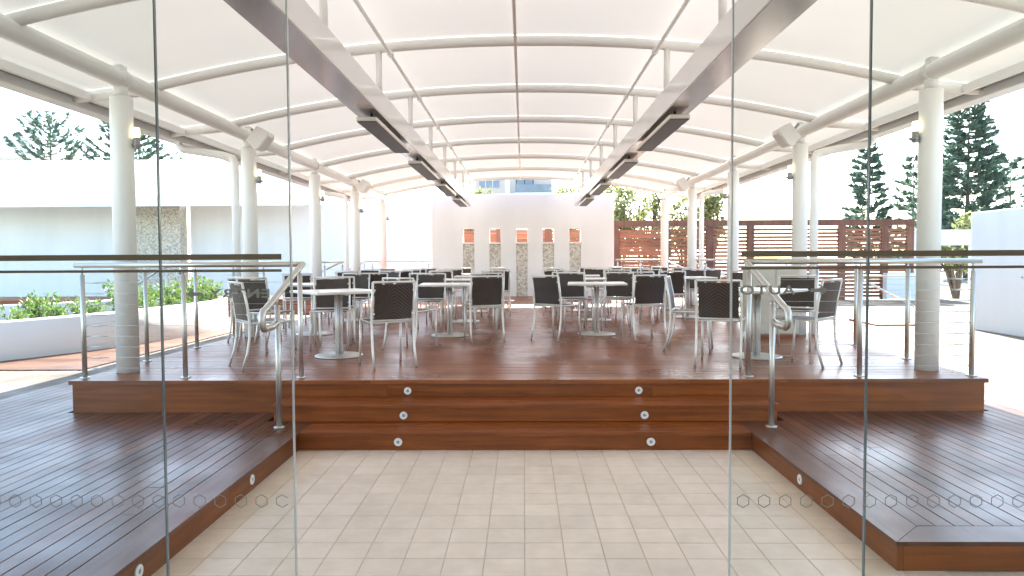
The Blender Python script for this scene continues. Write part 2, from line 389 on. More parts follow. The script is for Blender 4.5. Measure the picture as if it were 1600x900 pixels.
# nosing, front boards
for (a, b) in ((-SX-.02, -1.35), (-1.347, 2.3), (2.303, SX+.02)):
    MB().board(a, b, Y0-.025, Y0+.131, HS-.034, HS+.001, 0, .006).build('nosing_board', 'deck_x', stage)
for (a, b) in ((-SX, -1.2), (-1.198, 1.12), (1.122, SX)):
    MB().board(a, b, Y0, Y0+.028, H1+.002, HS-.036, 0, .002).build('front_fascia', 'fascia', stage)
for s in (-1, 1):
    a, b = sorted((s*SX, s*(SX-.028)))
    MB().box(a, b, Y0+.03, 23.9, H1+.002, HS-.024).build('side_fascia', 'fascia_y', stage)
# middle step and bottom step
YT = 5.93; YU = 5.575
MB().box(-2.08, 2.08, YT+.03, Y0-.002, .0, .25).build('step_core', 'dark', stage)
for (a, b) in ((-2.1, 2.1),):
    MB().board(a, b, YT-.02, YT+.13, .262, .290, 0, .005).build('tread_board', 'fascia', stage)
    for k in range(2): MB().board(a, b, YT+.134+k*.113, YT+.243+k*.113, .262, .290, 0, .004).build('tread_board', 'fascia', stage)
    MB().board(-2.085, 2.085, YT, YT+.028, H1+.002, .260, 0, .002).build('riser_board', 'fascia', stage)
for s in (-1, 1):
    a, b = sorted((s*2.085, s*2.058)); MB().box(a, b, YT+.03, Y0-.003, H1+.002, .259).build('step_side', 'fascia_y', stage)
MB().box(-EX+.001, EX-.001, YU+.03, YT+.02, .0, H1-.03).build('step_core', 'dark', stage)
MB().board(-EX+.014, EX-.014, YU-.022, YU+.13, H1-.03, H1-.001, 0, .005).build('tread_board', 'fascia', stage)
for k in range(2): MB().board(-EX+.014, EX-.014, YU+.134+k*.113, YU+.243+k*.113, H1-.03, H1-.001, 0, .004).build('tread_board', 'fascia', stage)
MB().board(-EX+.001, EX-.001, YU, YU+.028, .004, H1-.032, 0, .002).build('riser_board', 'fascia', stage)
# round step lights
lt = MB().lathe((0,0,0), [(.033,0),(.033,.006),(.030,.009),(.013,.009),(.012,.005)], 20, 'y').mesh('step_light', 'ledge')
lc = MB().lathe((0,0,0), [(.012,.005),(.012,.0075),(.008,.009)], 14, 'y').mesh('lamp_lens', 'grey')
def step_light(x, y, z, rz, par):
    o = link('step_light', lt, par, (x, y, z), rz); link('lamp_lens', lc, o)
for xa, yy, zz in ((-1.022, Y0, .337), (-1.0, YT, .197), (-.985, YU, .066)):
    step_light(xa, yy-.0005, zz, 0, stage)
for xa, yy, zz in ((1.005, Y0, .337), (.995, YT, .197), (.985, YU, .066)):
    step_light(xa, yy-.0005, zz, 0, stage)
for yy in (4.6, 3.22): step_light(-EX+.0005, yy, .070, R(90), deckL)
for yy in (4.6,): step_light(EX-.0005, yy, .070, R(-90), deckR)

# ------------------------------------------------------------------ canopy
TX, TZ, TR = 3.78, 3.20, .082
def zr(x): return 3.70 - .43 * (abs(x) / TX) ** 2.1         # rib axis
can = thing('canopy', 'white vaulted membrane canopy on round columns over the timber stage', 'canopy')
ribs = [1.25 + 2.05 * k for k in range(10)]; ribs[0] = 2.15
ribs = [2.15] + [3.3 + 2.05 * k for k in range(9)]
xs = [-TX + 2*TX*i/40 for i in range(41)]
for k, y in enumerate(ribs):
    MB().tube([(x, y, zr(x)) for x in xs], .052, 12).build('rib', 'white', can)
    if k:
        for s in (-1, 1):
            MB().tube([(s*(TX+.02), y, TZ+.02), (s*4.66, y, 3.15)], .042, 10).build('outrigger', 'white', can)
            MB().tube([(s*1.46, y, 3.16), (s*1.46, y, zr(1.46)-.03)], .032, 10).build('hanger_post', 'white', can)
# membrane panels between ribs, slightly dished
px = [-4.62, -4.3, -4.0] + xs + [4.0, 4.3, 4.62]
def zm(x): return zr(x) + .056 if abs(x) <= TX else zr(TX) + .056 - (abs(x)-TX) * .13
for k in range(len(ribs)-1):
    ya, yb = ribs[k], ribs[k+1]; n = 8; vs = []; fs = []
    for j in range(n+1):
        t = j/n; y = ya + (yb-ya)*t
        for x in px: vs.append((x, y + (.002 if j == 0 else -.002 if j == n else 0), zm(x) - .035*math.sin(math.pi*t)*math.cos(x/4.7*math.pi/2)))
    W = len(px)
    for j in range(n):
        for i in range(W-1): fs.append((j*W+i, j*W+i+1, (j+1)*W+i+1, (j+1)*W+i))
    MB().add(vs, fs, True).build('membrane_panel', 'membrane', can)
# seam strip along the ridge, slim tie rods
MB().box(-.085, -.055, 2.2, 19.7, 3.640, 3.646).build('ridge_seam', 'top', can)
for s in (-1, 1):
    MB().tube([(s*1.34, 2.2, zr(1.34)-.075), (s*1.34, 19.85, zr(1.34)-.075)], .019, 8).build('tie_rod', 'white', can)
    for y in ribs[1:]: MB().tube([(s*1.34, y-.035, zr(1.34)-.075), (s*1.34, y+.035, zr(1.34)-.075)], .032, 8).build('rod_clamp', 'white', can)
    a, b = sorted((s*1.408, s*1.657)); MB().box(a, b, 2.11, 19.74, 2.932, 2.9395).build('soffit_panel', 'soffit', can)
    MB().tube([(s*TX, 2.2, TZ), (s*TX, 19.95, TZ)], TR, 20).build('side_tube', 'white', can)
    # beam: box with open web look: main box plus lower flange
    a, b = sorted((s*1.40, s*1.665))
    m = MB(); m.box(a, b, 2.1, 19.75, 2.94, 3.17); bevel(m.build('beam', 'beam', can), .008, 2)
    # gutter and edge rail
    a, b = sorted((s*4.60, s*4.78)); bevel(MB().box(a, b, 2.2, 20.0, 3.085, 3.215).build('gutter', 'white', can), .012, 2)
    a, b = sorted((s*4.40, s*4.45)); MB().box(a, b, 2.2, 20.0, 3.13, 3.205).build('edge_rail', 'white', can)
    a, b = sorted((s*4.452, s*4.598)); MB().box(a, b, 2.2, 20.0, 3.17, 3.178).build('gutter_lining', 'grey', can)
CY = [6.8 + 3.15*k for k in range(5)]
for s in (-1, 1):
    for k, y in enumerate(CY):
        c = MB().lathe((s*TX, y, HS), [(.101,0),(.101,2.58),(.096,2.6)], 32).build('column', 'white', can)
        MB().lathe((s*TX, y, HS+2.6), [(.062,0),(.062,.13)], 20).build('spigot', 'white', c)
        MB().lathe((s*TX, y, TZ), [(TR+.002,-.035),(TR+.012,-.035),(TR+.012,.035),(TR+.002,.035)], 28, 'y').build('tube_clamp', 'white', c)
        MB().box(s*TX-.035, s*TX+.035, y-.05, y+.05, TZ+.06, TZ+.135).build('clamp_block', 'white', c)
        if k in (1, 3):
            yy = y + .12
            MB().tube([(s*4.66, yy-.35, 3.06), (s*4.60, yy-.3, 3.0), (s*4.15, yy, 2.95), (s*4.05, yy, 2.92), (s*4.02, yy, 2.84), (s*4.02, yy, HS)], .055, 12).build('downpipe', 'white', can)

def lamp(x, y, z, s, label):
    t = thing('wall_lamp', label, 'lamp', (x, y, z), 0, 'cylinder lamps on the canopy columns')
    cx = s * .14
    MB().lathe((cx,0,.0), [(.027,0),(.030,.004),(.030,.10),(.027,.104)], 16).build('lamp_body', 'grey', t)
    MB().lathe((cx,0,.105), [(.027,0),(.027,.085),(.024,.09)], 16).build('lamp_glass', 'lampglass', t)
    MB().tube([(s*.098, 0, .035), (cx + s*.055, 0, .035)], .013, 8).build('bracket', 'grey', t)
    MB().lathe((cx,0,.018), [(.036,0),(.036,.034)], 16).build('collar', 'grey', t)
orders = ['nearest', 'second', 'third', 'fourth', 'farthest']
for s in (-1, 1):
    for k, y in enumerate(CY):
        lamp(s*TX, y, 2.55, -s, 'small lit cylinder lamp on the %s white column on the %s' % (orders[k], 'left' if s < 0 else 'right'))
def speaker(s, y, label):
    t = thing('loudspeaker', label, 'speaker', (s*3.52, y, 3.12), 0, 'white loudspeakers under the canopy')
    t.rotation_euler = (0, R(38), 0 if s < 0 else R(180))
    prof = [(-.10,-.12),(.07,-.15),(.10,-.11),(.10,.11),(.07,.15),(-.10,.12)]
    m = MB(); n = 6
    m.add([(p[0], -.16, p[1]) for p in prof] + [(p[0], .10, p[1]) for p in prof],
          [(0,1,2,3,4,5), (11,10,9,8,7,6)] + [(i+6, (i+1)%n+6, (i+1)%n, i) for i in range(n)])
    bevel(m.build('cabinet', 'white', t), .015, 3)
    MB().box(.101, .108, -.145, .085, -.10, .10).build('grille', 'ledge', t)
    MB().tube([(-.09, 0, 0), (-.20, .03, .03)], .018, 8).build('bracket', 'grey', t)
for s, side in ((-1, 'left'), (1, 'right')):
    speaker(s, CY[1]-.22, 'white loudspeaker bracketed to the roof tube near second %s column' % side)
    speaker(s, CY[3]-.22, 'white loudspeaker bracketed to the roof tube near fourth %s column' % side)
ho = ['nearest', 'second', 'third', 'farthest']
for s in (-1, 1):
    for k in range(4):
        y = 7.1 + 3.15*k
        t = thing('radiant_heater', '%s long dark radiant heater hung under the %s canopy beam' % (ho[k], 'left' if s < 0 else 'right'), 'heater', (s*1.53, y, 2.845), 0, 'heaters under the canopy beams')
        bevel(MB().box(-.10, .10, 0, 2.1, .004, .045).build('casing', 'alu', t), .004, 1)
        MB().box(-.093, .093, .012, 2.088, -.004, .003).build('heat_panel', 'heat', t)
        for yy in (.25, 1.85):
            MB().tube([(0, yy, .044), (0, yy, .096)], .014, 8).build('bracket', 'rubber', t)

# ------------------------------------------------------------------ back wall with five slots
bw = thing('slotted_feature_wall', 'pale rendered freestanding wall with five slot windows behind the tables', 'wall', (0, YB, HS))
XW0, XW1, ZT, TH = -2.60, 2.57, 2.90, .32
cs = [-1.55, -.80, -.04, .71, 1.47]; hw = .158
zb, zt, zl = 1.53, 1.925, 1.49
edges = [XW0] + [q for c in cs for q in (c-hw, c+hw)] + [XW1]
zz_ = [0, zt, ZT]; vid = {}; vs = []; fs = []
def V_(i, j, k):
    if (i, j, k) not in vid: vid[(i, j, k)] = len(vs); vs.append((edges[i], (0, TH)[k], zz_[j]))
    return vid[(i, j, k)]
for i in range(len(edges)-1):
    hole = i % 2 == 1
    for j in range(2):
        if hole and j == 0: continue
        fs.append((V_(i,j,0), V_(i+1,j,0), V_(i+1,j+1,0), V_(i,j+1,0))); fs.append((V_(i+1,j,1), V_(i,j,1), V_(i,j+1,1), V_(i+1,j+1,1)))
    fs.append((V_(i,2,0), V_(i+1,2,0), V_(i+1,2,1), V_(i,2,1)))
    if hole: fs.append((V_(i,1,1), V_(i+1,1,1), V_(i+1,1,0), V_(i,1,0)))
    else:
        if i > 0: fs.append((V_(i,0,1), V_(i,0,0), V_(i,1,0), V_(i,1,1)))
        if i < len(edges)-2: fs.append((V_(i+1,0,0), V_(i+1,0,1), V_(i+1,1,1), V_(i+1,1,0)))
for j in range(2):
    fs.append((V_(0,j,1), V_(0,j,0), V_(0,j+1,0), V_(0,j+1,1))); q = len(edges)-1
    fs.append((V_(q,j,0), V_(q,j,1), V_(q,j+1,1), V_(q,j+1,0)))
bevel(MB().add(vs, fs).build('wall_body', 'render', bw), .012, 2)
for c in cs:
    MB().box(c-hw+.002, c+hw-.002, .03, TH-.01, 0, zl).build('pebble_panel', 'pebble', bw)
    MB().box(c-hw+.002, c+hw-.002, -.012, TH+.01, zl+.001, zb).build('window_ledge', 'ledge', bw)

# ------------------------------------------------------------------ balustrades
def wires(par, p, q, n=9, z0=.09, z1=.86, fit=True):
    p, q = Vector(p), Vector(q); d = (q-p).normalized()
    for k in range(n):
        z = z0 + (z1-z0)*k/(n-1)
        a = p + Vector((0,0,z)); b = q + Vector((0,0,z))
        o = MB().tube([a, b], .0015, 5).build('wire', 'steel', par)
        if fit:
            e = MB(); e.tube([a, a+d*.05, a+d*.055, a+d*.13, a+d*.135, a+d*.2], [.003,.003,.006,.006,.0035,.0035], 6)
            e.build('turnbuckle', 'steel', o)
def post(par, x, y, zb=HS, zt=1.44):
    o = MB().tube([(x, y, zb), (x, y, zt-.07)], .0215, 12).build('post', 'steel', par)
    MB().tube([(x, y, zt-.07), (x, y, zt)], .008, 8).build('post_pin', 'steel', o)
    MB().lathe((x, y, zb), [(.045,0),(.045,.008),(.036,.012)], 18).build('base_flange', 'steel', o)
    return o
RZ = 1.455
def rail(par, path, r=.024, name='handrail'): return MB().tube(path, r, 12).build(name, 'steel', par)
for s, side in ((-1, 'left'), (1, 'right')):
    t = thing('balustrade', 'stainless post and wire balustrade around the front %s corner of the stage' % side, 'railing', (0,0,0), 0, 'stage balustrades')
    xc, yf = s*3.965, 6.42
    xm = -3.05 if s < 0 else 2.98
    for x in (xc, xm, s*2.0): post(t, x, yf)
    for y in (7.5, 8.66, 9.8, 10.95): post(t, xc, y)
    rail(t, [(s*1.97, yf, RZ), (s*4.03, yf, RZ)])
    rail(t, [(xc, yf+.02, RZ-.001), (xc, 11.3, RZ-.001)])
    wires(t, (xc - s*.02, yf, HS), (xm + s*.02, yf, HS)); wires(t, (xm - s*.02, yf, HS), (s*2.02, yf, HS), fit=False)
    wires(t, (xc, yf+.02, HS), (xc, 10.95, HS), fit=False)
    xs_ = s*1.97
    pth = [(xs_, 6.42, RZ), (xs_, 6.30, RZ-.035)]
    pth += [(xs_, 5.47, 1.115)]
    for i in range(1, 10):
        a = R(68 + (i)*22); pth.append((xs_, 5.47 - .075*math.sin(R(i*22)) * .9 - .02*(1 if i < 9 else .6), 1.04 + .075*math.cos(R(i*22))))
    pth.append((xs_, 5.60, .968)); pth.append((xs_, 5.70, .985))
    rail(t, pth, .026, 'stair_handrail')
    post(t, xs_, 5.73, H1, 1.20)
# rear and side rails further back
def rail_run(label, pts, posts, slope=None):
    t = thing('balustrade', label, 'railing', (0,0,0), 0, 'stage balustrades')
    rail(t, pts, .022)
    for x, y in posts: post(t, x, y)
    wires(t, (pts[0][0], pts[0][1], HS), (pts[-1][0], pts[-1][1], HS), 7, fit=False)
    if slope: rail(t, slope, .022, 'stair_handrail')
    return t
rail_run('rear steel rail between the pale feature wall and left columns', [(-3.9, 20.4, RZ), (-2.62, 20.4, RZ)], [(-3.9, 20.4), (-2.68, 20.4)])
rail_run('rear steel rail between the pale feature wall and right columns', [(2.6, 20.4, RZ), (3.95, 20.4, RZ)], [(2.66, 20.4), (3.3, 20.4), (3.95, 20.4)], [(3.95, 20.4, RZ), (4.9, 20.4, 1.05)])
rail_run('left side rail with sloping stair handrail beside the third column', [(-3.9, 13.35, RZ), (-3.9, 15.6, RZ)], [(-3.9, 14.1), (-3.9, 15.5)], [(-3.9, 15.5, RZ), (-4.9, 15.5, 1.0)])
rail_run('left side rail with sloping stair handrail beyond the fourth column', [(-3.9, 17.6, RZ), (-3.9, 19.9, RZ)], [(-3.9, 17.7), (-3.9, 18.6)], [(-3.9, 17.7, RZ), (-4.7, 17.7, 1.05)])
rail_run('right side rail with sloping stair handrail beside the third column', [(3.9, 13.3, RZ), (3.9, 17.2, RZ)], [(3.9, 13.5), (3.9, 15.5), (3.9, 17.1)], [(3.9, 17.1, RZ), (4.9, 17.1, 1.0)])

# ------------------------------------------------------------------ tables and chairs
def table_parts():
    d = {}
    m = MB(); m.box(-.4, .4, -.4, .4, .695, .722); d['table_top'] = (m.mesh('table_top', 'top'), None)
    m = MB(); m.box(-.25, .25, -.03, .03, .675, .694); m.box(-.03, .03, -.25, .25, .676, .693); d['top_bracket'] = (m.mesh('top_bracket', 'steel'), None)
    m = MB(); m.lathe((0,0,0), [(.262,.0),(.262,.012),(.25,.018),(.06,.024)], 40); d['base_disc'] = (m.mesh('base_disc', 'steel'), None)
    return d
TPM = table_parts()
tpole = MB().tube([(0,0,.02), (0,0,.68)], .0145, 12).mesh('pole', 'alu')
tables = []
def table(x, y, rz, label):
    t = thing('cafe_table', label, 'table', (x, y, HS+.001), rz, 'square white tables on the stage')
    for k, (me, _) in TPM.items():
        o = link(k, me, t)
        if k == 'table_top': bevel(o, .006, 2)
    for a, b in ((.021,.021), (-.021,.021), (.021,-.021), (-.021,-.021)): link('pole', tpole, t, (a, b, 0))
    return t
cw = .212
CH = {}
def legmesh(s, rear):
    m = MB()
    if rear: m.tube([(s*cw, -.285, 0), (s*cw, -.235, .16), (s*cw, -.212, .30), (s*cw, -.208, .45), (s*cw, -.228, .62), (s*cw, -.272, .84)], .0125, 8)
    else: m.tube([(s*(cw+.005), .225, 0), (s*cw, .205, .25), (s*cw, .20, .452)], .0125, 8)
    return m.mesh('leg', 'alu')
legs = [legmesh(s, r) for s in (-1, 1) for r in (True, False)]
foot = []
m = MB().tube([(-cw, -.205, .445), (-cw, .20, .452), (cw, .20, .452), (cw, -.205, .445)], .011, 8, closed=True); sfm = m.mesh('seat_frame', 'alu')
m = MB(); vs = []; fs = []; n = 6
for lay in (0, 1):
    for j in range(n+1):
        for i in range(n+1):
            u, v = i/n, j/n
            vs.append((-.198 + .396*u, -.195 + .39*v, .455 - .016*math.sin(math.pi*u)*math.sin(math.pi*v) - lay*.010))
W = n+1
for j in range(n):
    for i in range(n):
        a = j*W+i; fs.append((a, a+1, a+W+1, a+W)); b = a + W*W; fs.append((b, b+W, b+W+1, b+1))
for i in range(n):
    a, b = i, i+1; fs.append((a, a+W*W, b+W*W, b))
    a, b = n*W+i, n*W+i+1; fs.append((b, b+W*W, a+W*W, a))
    a, b = i*W, (i+1)*W; fs.append((b, b+W*W, a+W*W, a))
    a, b = i*W+n, (i+1)*W+n; fs.append((a, a+W*W, b+W*W, b))
seatm = MB().add(vs, fs, True).mesh('seat', 'weave')
def yb_(z): return -.208 - .020*(z-.45)/.17 if z < .62 else -.228 - .044*(z-.62)/.22
m = MB(); zs = [.475, .55, .62, .70, .76, .815]; vs = []; fs = []
for z in zs:
    for x in (-.19, -.07, .07, .19):
        bow = -.012*(1-(x/.19)**2)
        vs.append((x, yb_(z)+.007+bow, z)); 
    for x in (-.19, -.07, .07, .19):
        bow = -.012*(1-(x/.19)**2)
        vs.append((x, yb_(z)-.007+bow, z))
for k in range(len(zs)-1):
    o = k*8
    for i in range(3):
        fs.append((o+i, o+8+i, o+9+i, o+1+i)); fs.append((o+4+i, o+5+i, o+13+i, o+12+i))
    fs.append((o, o+4, o+12, o+8)); fs.append((o+3, o+11, o+15, o+7))
for i in range(3):
    fs.append((i, i+1, i+5, i+4)); o = (len(zs)-1)*8; fs.append((o+i, o+i+4, o+i+5, o+i+1))
backm = MB().add(vs, fs, False).mesh('backrest', 'weave')
m = MB(); m.tube([(-cw, -.272, .838), (cw, -.272, .838)], .0125, 8); bfm = m.mesh('top_rail', 'alu'); lrm = MB().tube([(-cw, -.208, .462), (cw, -.208, .462)], .008, 8).mesh('lower_rail', 'alu'); m = MB()
for x, z in ((-.198, .76), (.198, .76), (-.198, .53), (.198, .53), (0, .825)):
    m.box(x-.011, x+.011, yb_(z)-.014, yb_(z)+.010, z-.007, z+.007)
clm = m.mesh('fixing_clips', 'alu')
def chair(x, y, ang, label):
    t = thing('woven_chair', label, 'chair', (x, y, HS+.001), ang, 'brown woven chairs around the tables')
    for l in legs: link('leg', l, t)
    link('seat_frame', sfm, t); link('seat', seatm, t); link('backrest', backm, t); link('top_rail', bfm, t); link('lower_rail', lrm, t); link('fixing_clips', clm, t)['kind'] = 'stuff'
    return t
def face(x, y, tx, ty): return math.atan2(ty-y, tx-x) - math.pi/2
rowname = ['front row', 'second row', 'third row', 'fourth row', 'fifth row']
colname = {0: 'far left column', 1: 'left aisle column', 2: 'right aisle column', 3: 'far right column'}
# front pair with measured chairs
table(-2.03, 7.87, R(38), 'square white pedestal table nearest the left end of the steps')
table(2.48, 7.70, R(50), 'square white pedestal table nearest the right end of the steps')
F = [(-1.38, 7.22, R(28), 'woven chair with its back to the camera at near right of front left table'),
     (-2.60, 7.17, R(-52), 'woven chair behind the wires at near left of front left table'),
     (-2.32, 8.62, R(190), 'woven chair facing the camera across the front left table'),
     (-3.02, 8.45, R(-120), 'woven chair at the far left of the front left table'),
     (1.98, 7.24, R(-22), 'woven chair with its back to the camera at near left of front right table'),
     (2.80, 7.22, R(44), 'woven chair behind the wires at near right of front right table'),
     (3.13, 8.40, R(150), 'woven chair facing the camera across the front right table'),
     (1.93, 8.32, R(-108), 'woven chair seen sideways at far left of front right table')]
for f in F: chair(*f)
G = [(1, 1, -1.02, 9.95, 3), (1, 2, 1.02, 10.07, -4), (1, 0, -2.98, 10.2, 12), (2, 1, -1.0, 12.2, -3), (2, 2, 1.25, 12.4, 6),
     (2, 0, -2.95, 12.5, 20), (2, 3, 2.92, 12.9, 8), (3, 1, -.98, 14.5, 2), (3, 2, 1.15, 14.7, -5), (3, 0, -2.9, 14.9, 5), (3, 3, 3.0, 15.1, 0),
     (4, 1, -1.05, 16.8, 4), (4, 2, 1.15, 17.0, 3), (4, 0, -2.9, 17.3, 8), (4, 3, 2.95, 17.4, -6)]
spots = {'near left': (-.50, -.78), 'near right': (.50, -.80), 'far left': (-.42, .80), 'far right': (.40, .80)}
override = {(1, 1, 'near left'): (-1.34, 8.58, R(-25)), (1, 1, 'near right'): (-.52, 9.38, R(14)),
            (1, 2, 'near left'): (.44, 9.50, R(-38)), (1, 2, 'near right'): (1.57, 9.50, R(12)),
            (1, 1, 'far left'): (-1.40, 10.62, R(178)), (1, 2, 'far left'): (.78, 10.85, R(190)),
            (2, 3, 'near left'): (2.50, 12.25, R(-8))}
rnd = random.Random(11)
for r_, c_, x, y, a in G:
    table(x, y, R(a), 'square white pedestal table, %s, %s from the steps' % (colname[c_], rowname[r_]))
    for nm, (dx, dy) in spots.items():
        k = (r_, c_, nm)
        if k in override: cx_, cy_, an = override[k]
        else:
            cx_ = x + dx + rnd.uniform(-.07, .07); cy_ = y + dy + rnd.uniform(-.06, .06)
            an = face(cx_, cy_, x + dx*.45, y) + R(rnd.uniform(-9, 9))
        chair(cx_, cy_, an, 'brown woven chair at %s of table in %s, %s' % (nm, colname[c_], rowname[r_]))

# beige cabinet beside the right column
cb = thing('waiter_cabinet', 'beige two door cabinet on timber plinth beside the right column', 'cabinet', (3.32, 9.75, HS))
MB().box(-.31, .31, -.2, .2, .051, .93).build('carcass', 'cabinet', cb)
for a in (-.306, .003): bevel(MB().box(a, a+.303, -.216, -.202, .06, .90).build('door', 'cabinet', cb), .003, 1)
MB().box(-.325, .325, -.225, .21, .931, .955).build('cabinet_top', 'cabinet', cb)
MB().box(-.29, .29, -.19, .19, 0, .05).build('plinth', 'slat', cb)

# ------------------------------------------------------------------ slat fence
fe = thing('slat_fence', 'tall red brown timber slat fence behind the feature wall', 'fence', (0, 23.2, 0))
posts = [-2.4, -.75, .8, 2.95, 4.55, 5.95, 7.25, 8.7, 10.15, 11.5, 12.3]
for x in posts: MB().box(x-.11, x+.11, -.06, .06, -.05, 2.50).build('fence_post', 'fpost', fe)
MB().box(-2.52, 12.41, -.075, .075, 2.505, 2.70).build('top_beam', 'fpost', fe)
sl = {}
for i in range(len(posts)-1):
    a, b = posts[i]+.112, posts[i+1]-.112
    gap = .005 if i < 4 else .032
    z = .22
    while z < 2.40:
        zz = z + random.uniform(-.004, .004)
        MB().box(a, b, -.012 + random.uniform(-.004, .004), .012, zz, zz+.085).build('slat', 'slat', fe)
        z += .085 + gap + random.uniform(-.006, .008)

# ------------------------------------------------------------------ walls at the right
rw = thing('side_wall', 'smooth white rendered garden wall at the right edge', 'wall', (8.27, 0, H1))
bevel(MB().box(0, .3, 2.0, 13.5, 0, 2.16).build('wall_body', 'render_cool', rw), .02, 2)
for y in (11.95, 12.08): MB().lathe((-.001, y, 1.0), [(.014,0),(.012,-.02)], 10, 'x').build('wall_stud', 'grey', rw)
pw = thing('gateway_wall', 'white rendered gateway between the slat fence and side wall', 'wall', (12.5, 23.3, 0))
MB().box(0, .85, 0, .3, 0, 1.86).build('jamb', 'render_cool', pw)
MB().box(0, 3.4, 0, .3, 1.862, 2.36).build('lintel', 'render_cool', pw)
MB().box(1.9, 3.4, 0, .3, 0, 1.86).build('jamb', 'render_cool', pw)
# steps well with rails, right
sw = thing('stair_well', 'timber lined stair opening with steel rails on the sunny right deck', 'stairs', (0, 0, H1))
for k in range(4): MB().box(6.9, 8.0, 14.2+.3*k, 14.49+.3*k, .006, .03+.006*k).build('tread', 'slat', sw)
for (x, y) in ((6.75, 14.6), (7.75, 14.6), (8.15, 14.6)): post(sw, x, y, 0, .95)
rail(sw, [(6.5, 14.6, .97), (8.2, 14.6, .97)], .02); rail(sw, [(6.75, 14.7, .95), (7.9, 14.7, .35)], .02)
rail(sw, [(6.8, 13.9, .52), (7.75, 13.9, .52), (7.85, 13.9, .47), (7.88, 13.9, .38), (7.83, 13.9, .30), (7.7, 13.9, .28)], .018)
post(sw, 7.75, 13.9, 0, .50)
lw = thing('low_wall', 'low cream rendered wall at the right end of the slat fence', 'wall', (0, 22.6, H1))
MB().box(11.3, 12.5, 0, .25, 0, .85).build('wall_body', 'render', lw)

# ------------------------------------------------------------------ left building with curved roof
lb = thing('pavilion', 'white pavilion with low curved roof at the far left', 'building', (0, 0, 0))
MB().box(-22, -12.85, 23, 23.4, .1, 3.5).build('wall', 'render_cool', lb)
MB().box(-12.8, -10.9, 22.8, 23.3, .1, 3.5).build('pebble_wall', 'pebble', lb)
MB().box(-10.85, -2.9, 23.4, 23.8, .1, 3.3).build('wall', 'render_cool', lb)
vs = []; fs = []; n = 12
for X in (-24.0, -6.4):
    for i in range(n+1):
        t = i/n; vs.append((X, 20.9 + 7.0*t, 3.26 + 2.05*math.sin(t*math.pi/2)))
    for i in range(n+1):
        t = i/n; vs.append((X, 20.9 + 7.0*t, 3.20 + 1.95*math.sin(t*math.pi/2) - .02))
K = n+1; Q = 2*K
for i in range(n):
    fs.append((i, i+1, Q+i+1, Q+i)); fs.append((K+i, Q+K+i, Q+K+i+1, K+i+1))
fs.append((0, Q, Q+K, K)); fs.append((n, K+n, Q+K+n, Q+n))
MB().add(vs, fs, True).build('curved_roof', 'white', lb)
MB().box(-24.0, -6.4, 20.82, 20.895, 3.08, 3.30).build('eave_fascia', 'white', lb)
for X in [-23.5 + 2.4*k for k in range(8)]: MB().tube([(X, 20.9, 3.12), (X, 23.0, 3.30)], .05, 8).build('rafter', 'white', lb)
MB().box(-22, -12.9, 22.75, 22.99, .1, .32).build('plinth', 'ground', lb)
# timber platform in front of it
tp = thing('timber_platform', 'long low timber platform beyond the planter at left', 'platform', (0, 18.0, H1))
MB().box(-16, -5.2, .05, 1.8, 0, .33).build('platform_core', 'dark', tp)
for k in range(3): MB().board(-16, -5.18, 0, .045, .01+.115*k, .115+.115*k, 0, .004).build('front_board', 'slat', tp)
for k in range(18): MB().board(-16, -5.18, -.02+.1*k, .073+.1*k, .352, .375, 0, .004).build('top_board', 'slat', tp)
sr = thing('bent_handrail', 'bent steel handrail rising beside the pebble wall', 'railing', (0, 0, 0))
rail(sr, [(-11.4, 20.6, .55), (-11.4, 20.6, .68), (-11.3, 20.6, .72), (-10.4, 20.6, 1.28), (-10.2, 20.6, 1.33), (-9.95, 20.6, 1.33), (-9.87, 20.6, 1.28), (-9.87, 20.6, 1.1)], .03)
MB().tube([(-10.3, 20.6, .14), (-10.3, 20.6, 1.3)], .022, 8).build('post', 'steel', sr)

# ------------------------------------------------------------------ curved planter with shrubs
def catmull(pts, n=8):
    out = []
    for i in range(len(pts)-1):
        p0 = Vector(pts[max(i-1,0)]); p1 = Vector(pts[i]); p2 = Vector(pts[i+1]); p3 = Vector(pts[min(i+2,len(pts)-1)])
        for k in range(n):
            t = k/n; out.append(.5*((2*p1)+(p2-p0)*t+(2*p0-5*p1+4*p2-p3)*t*t+(3*p1-p0-3*p2+p3)*t**3))
    out.append(Vector(pts[-1])); return out
pl = thing('planter', 'curved white rendered planter full of leafy shrubs at left', 'planter', (0, 0, H1))
oc = catmull([(-9.6, 6.4), (-8.2, 7.6), (-6.97, 9.6), (-6.25, 11.2), (-5.82, 13.2), (-5.95, 14.4), (-6.6, 14.9), (-7.6, 14.2), (-8.6, 12.6), (-10.2, 10.8), (-12.2, 9.4)], 8)
def ring(path, off):
    out = []
    for i, p in enumerate(path):
        a = path[max(i-1,0)]; b = path[min(i+1,len(path)-1)]; d = (b-a).normalized(); out.append(p + Vector((-d.y, d.x))*off)
    return out
ic = ring(oc, .16)
K = len(oc); vs = []
def zt_(i): return .50 + .11*min(1, i/40)
for i in range(K): vs += [(*oc[i], 0), (*oc[i], zt_(i)-.02), (*(oc[i]*.85+ic[i]*.15), zt_(i)), (*(oc[i]*.15+ic[i]*.85), zt_(i)), (*ic[i], zt_(i)-.02), (*ic[i], 0)]
fs = []
for i in range(K-1):
    for k in range(5): fs.append((i*6+k, i*6+k+1, i*6+k+7, i*6+k+6))
MB().add(vs, fs, True).build('planter_wall', 'render', pl)
cen = Vector((-8.3, 11.6)); vs = [(*cen, .40)] + [(*p, .38) for p in ic]; fs = [(0, i, i+1) for i in range(1, K)] + [(0, K, 1)]
MB().add(vs, fs).build('soil', 'soil', pl)
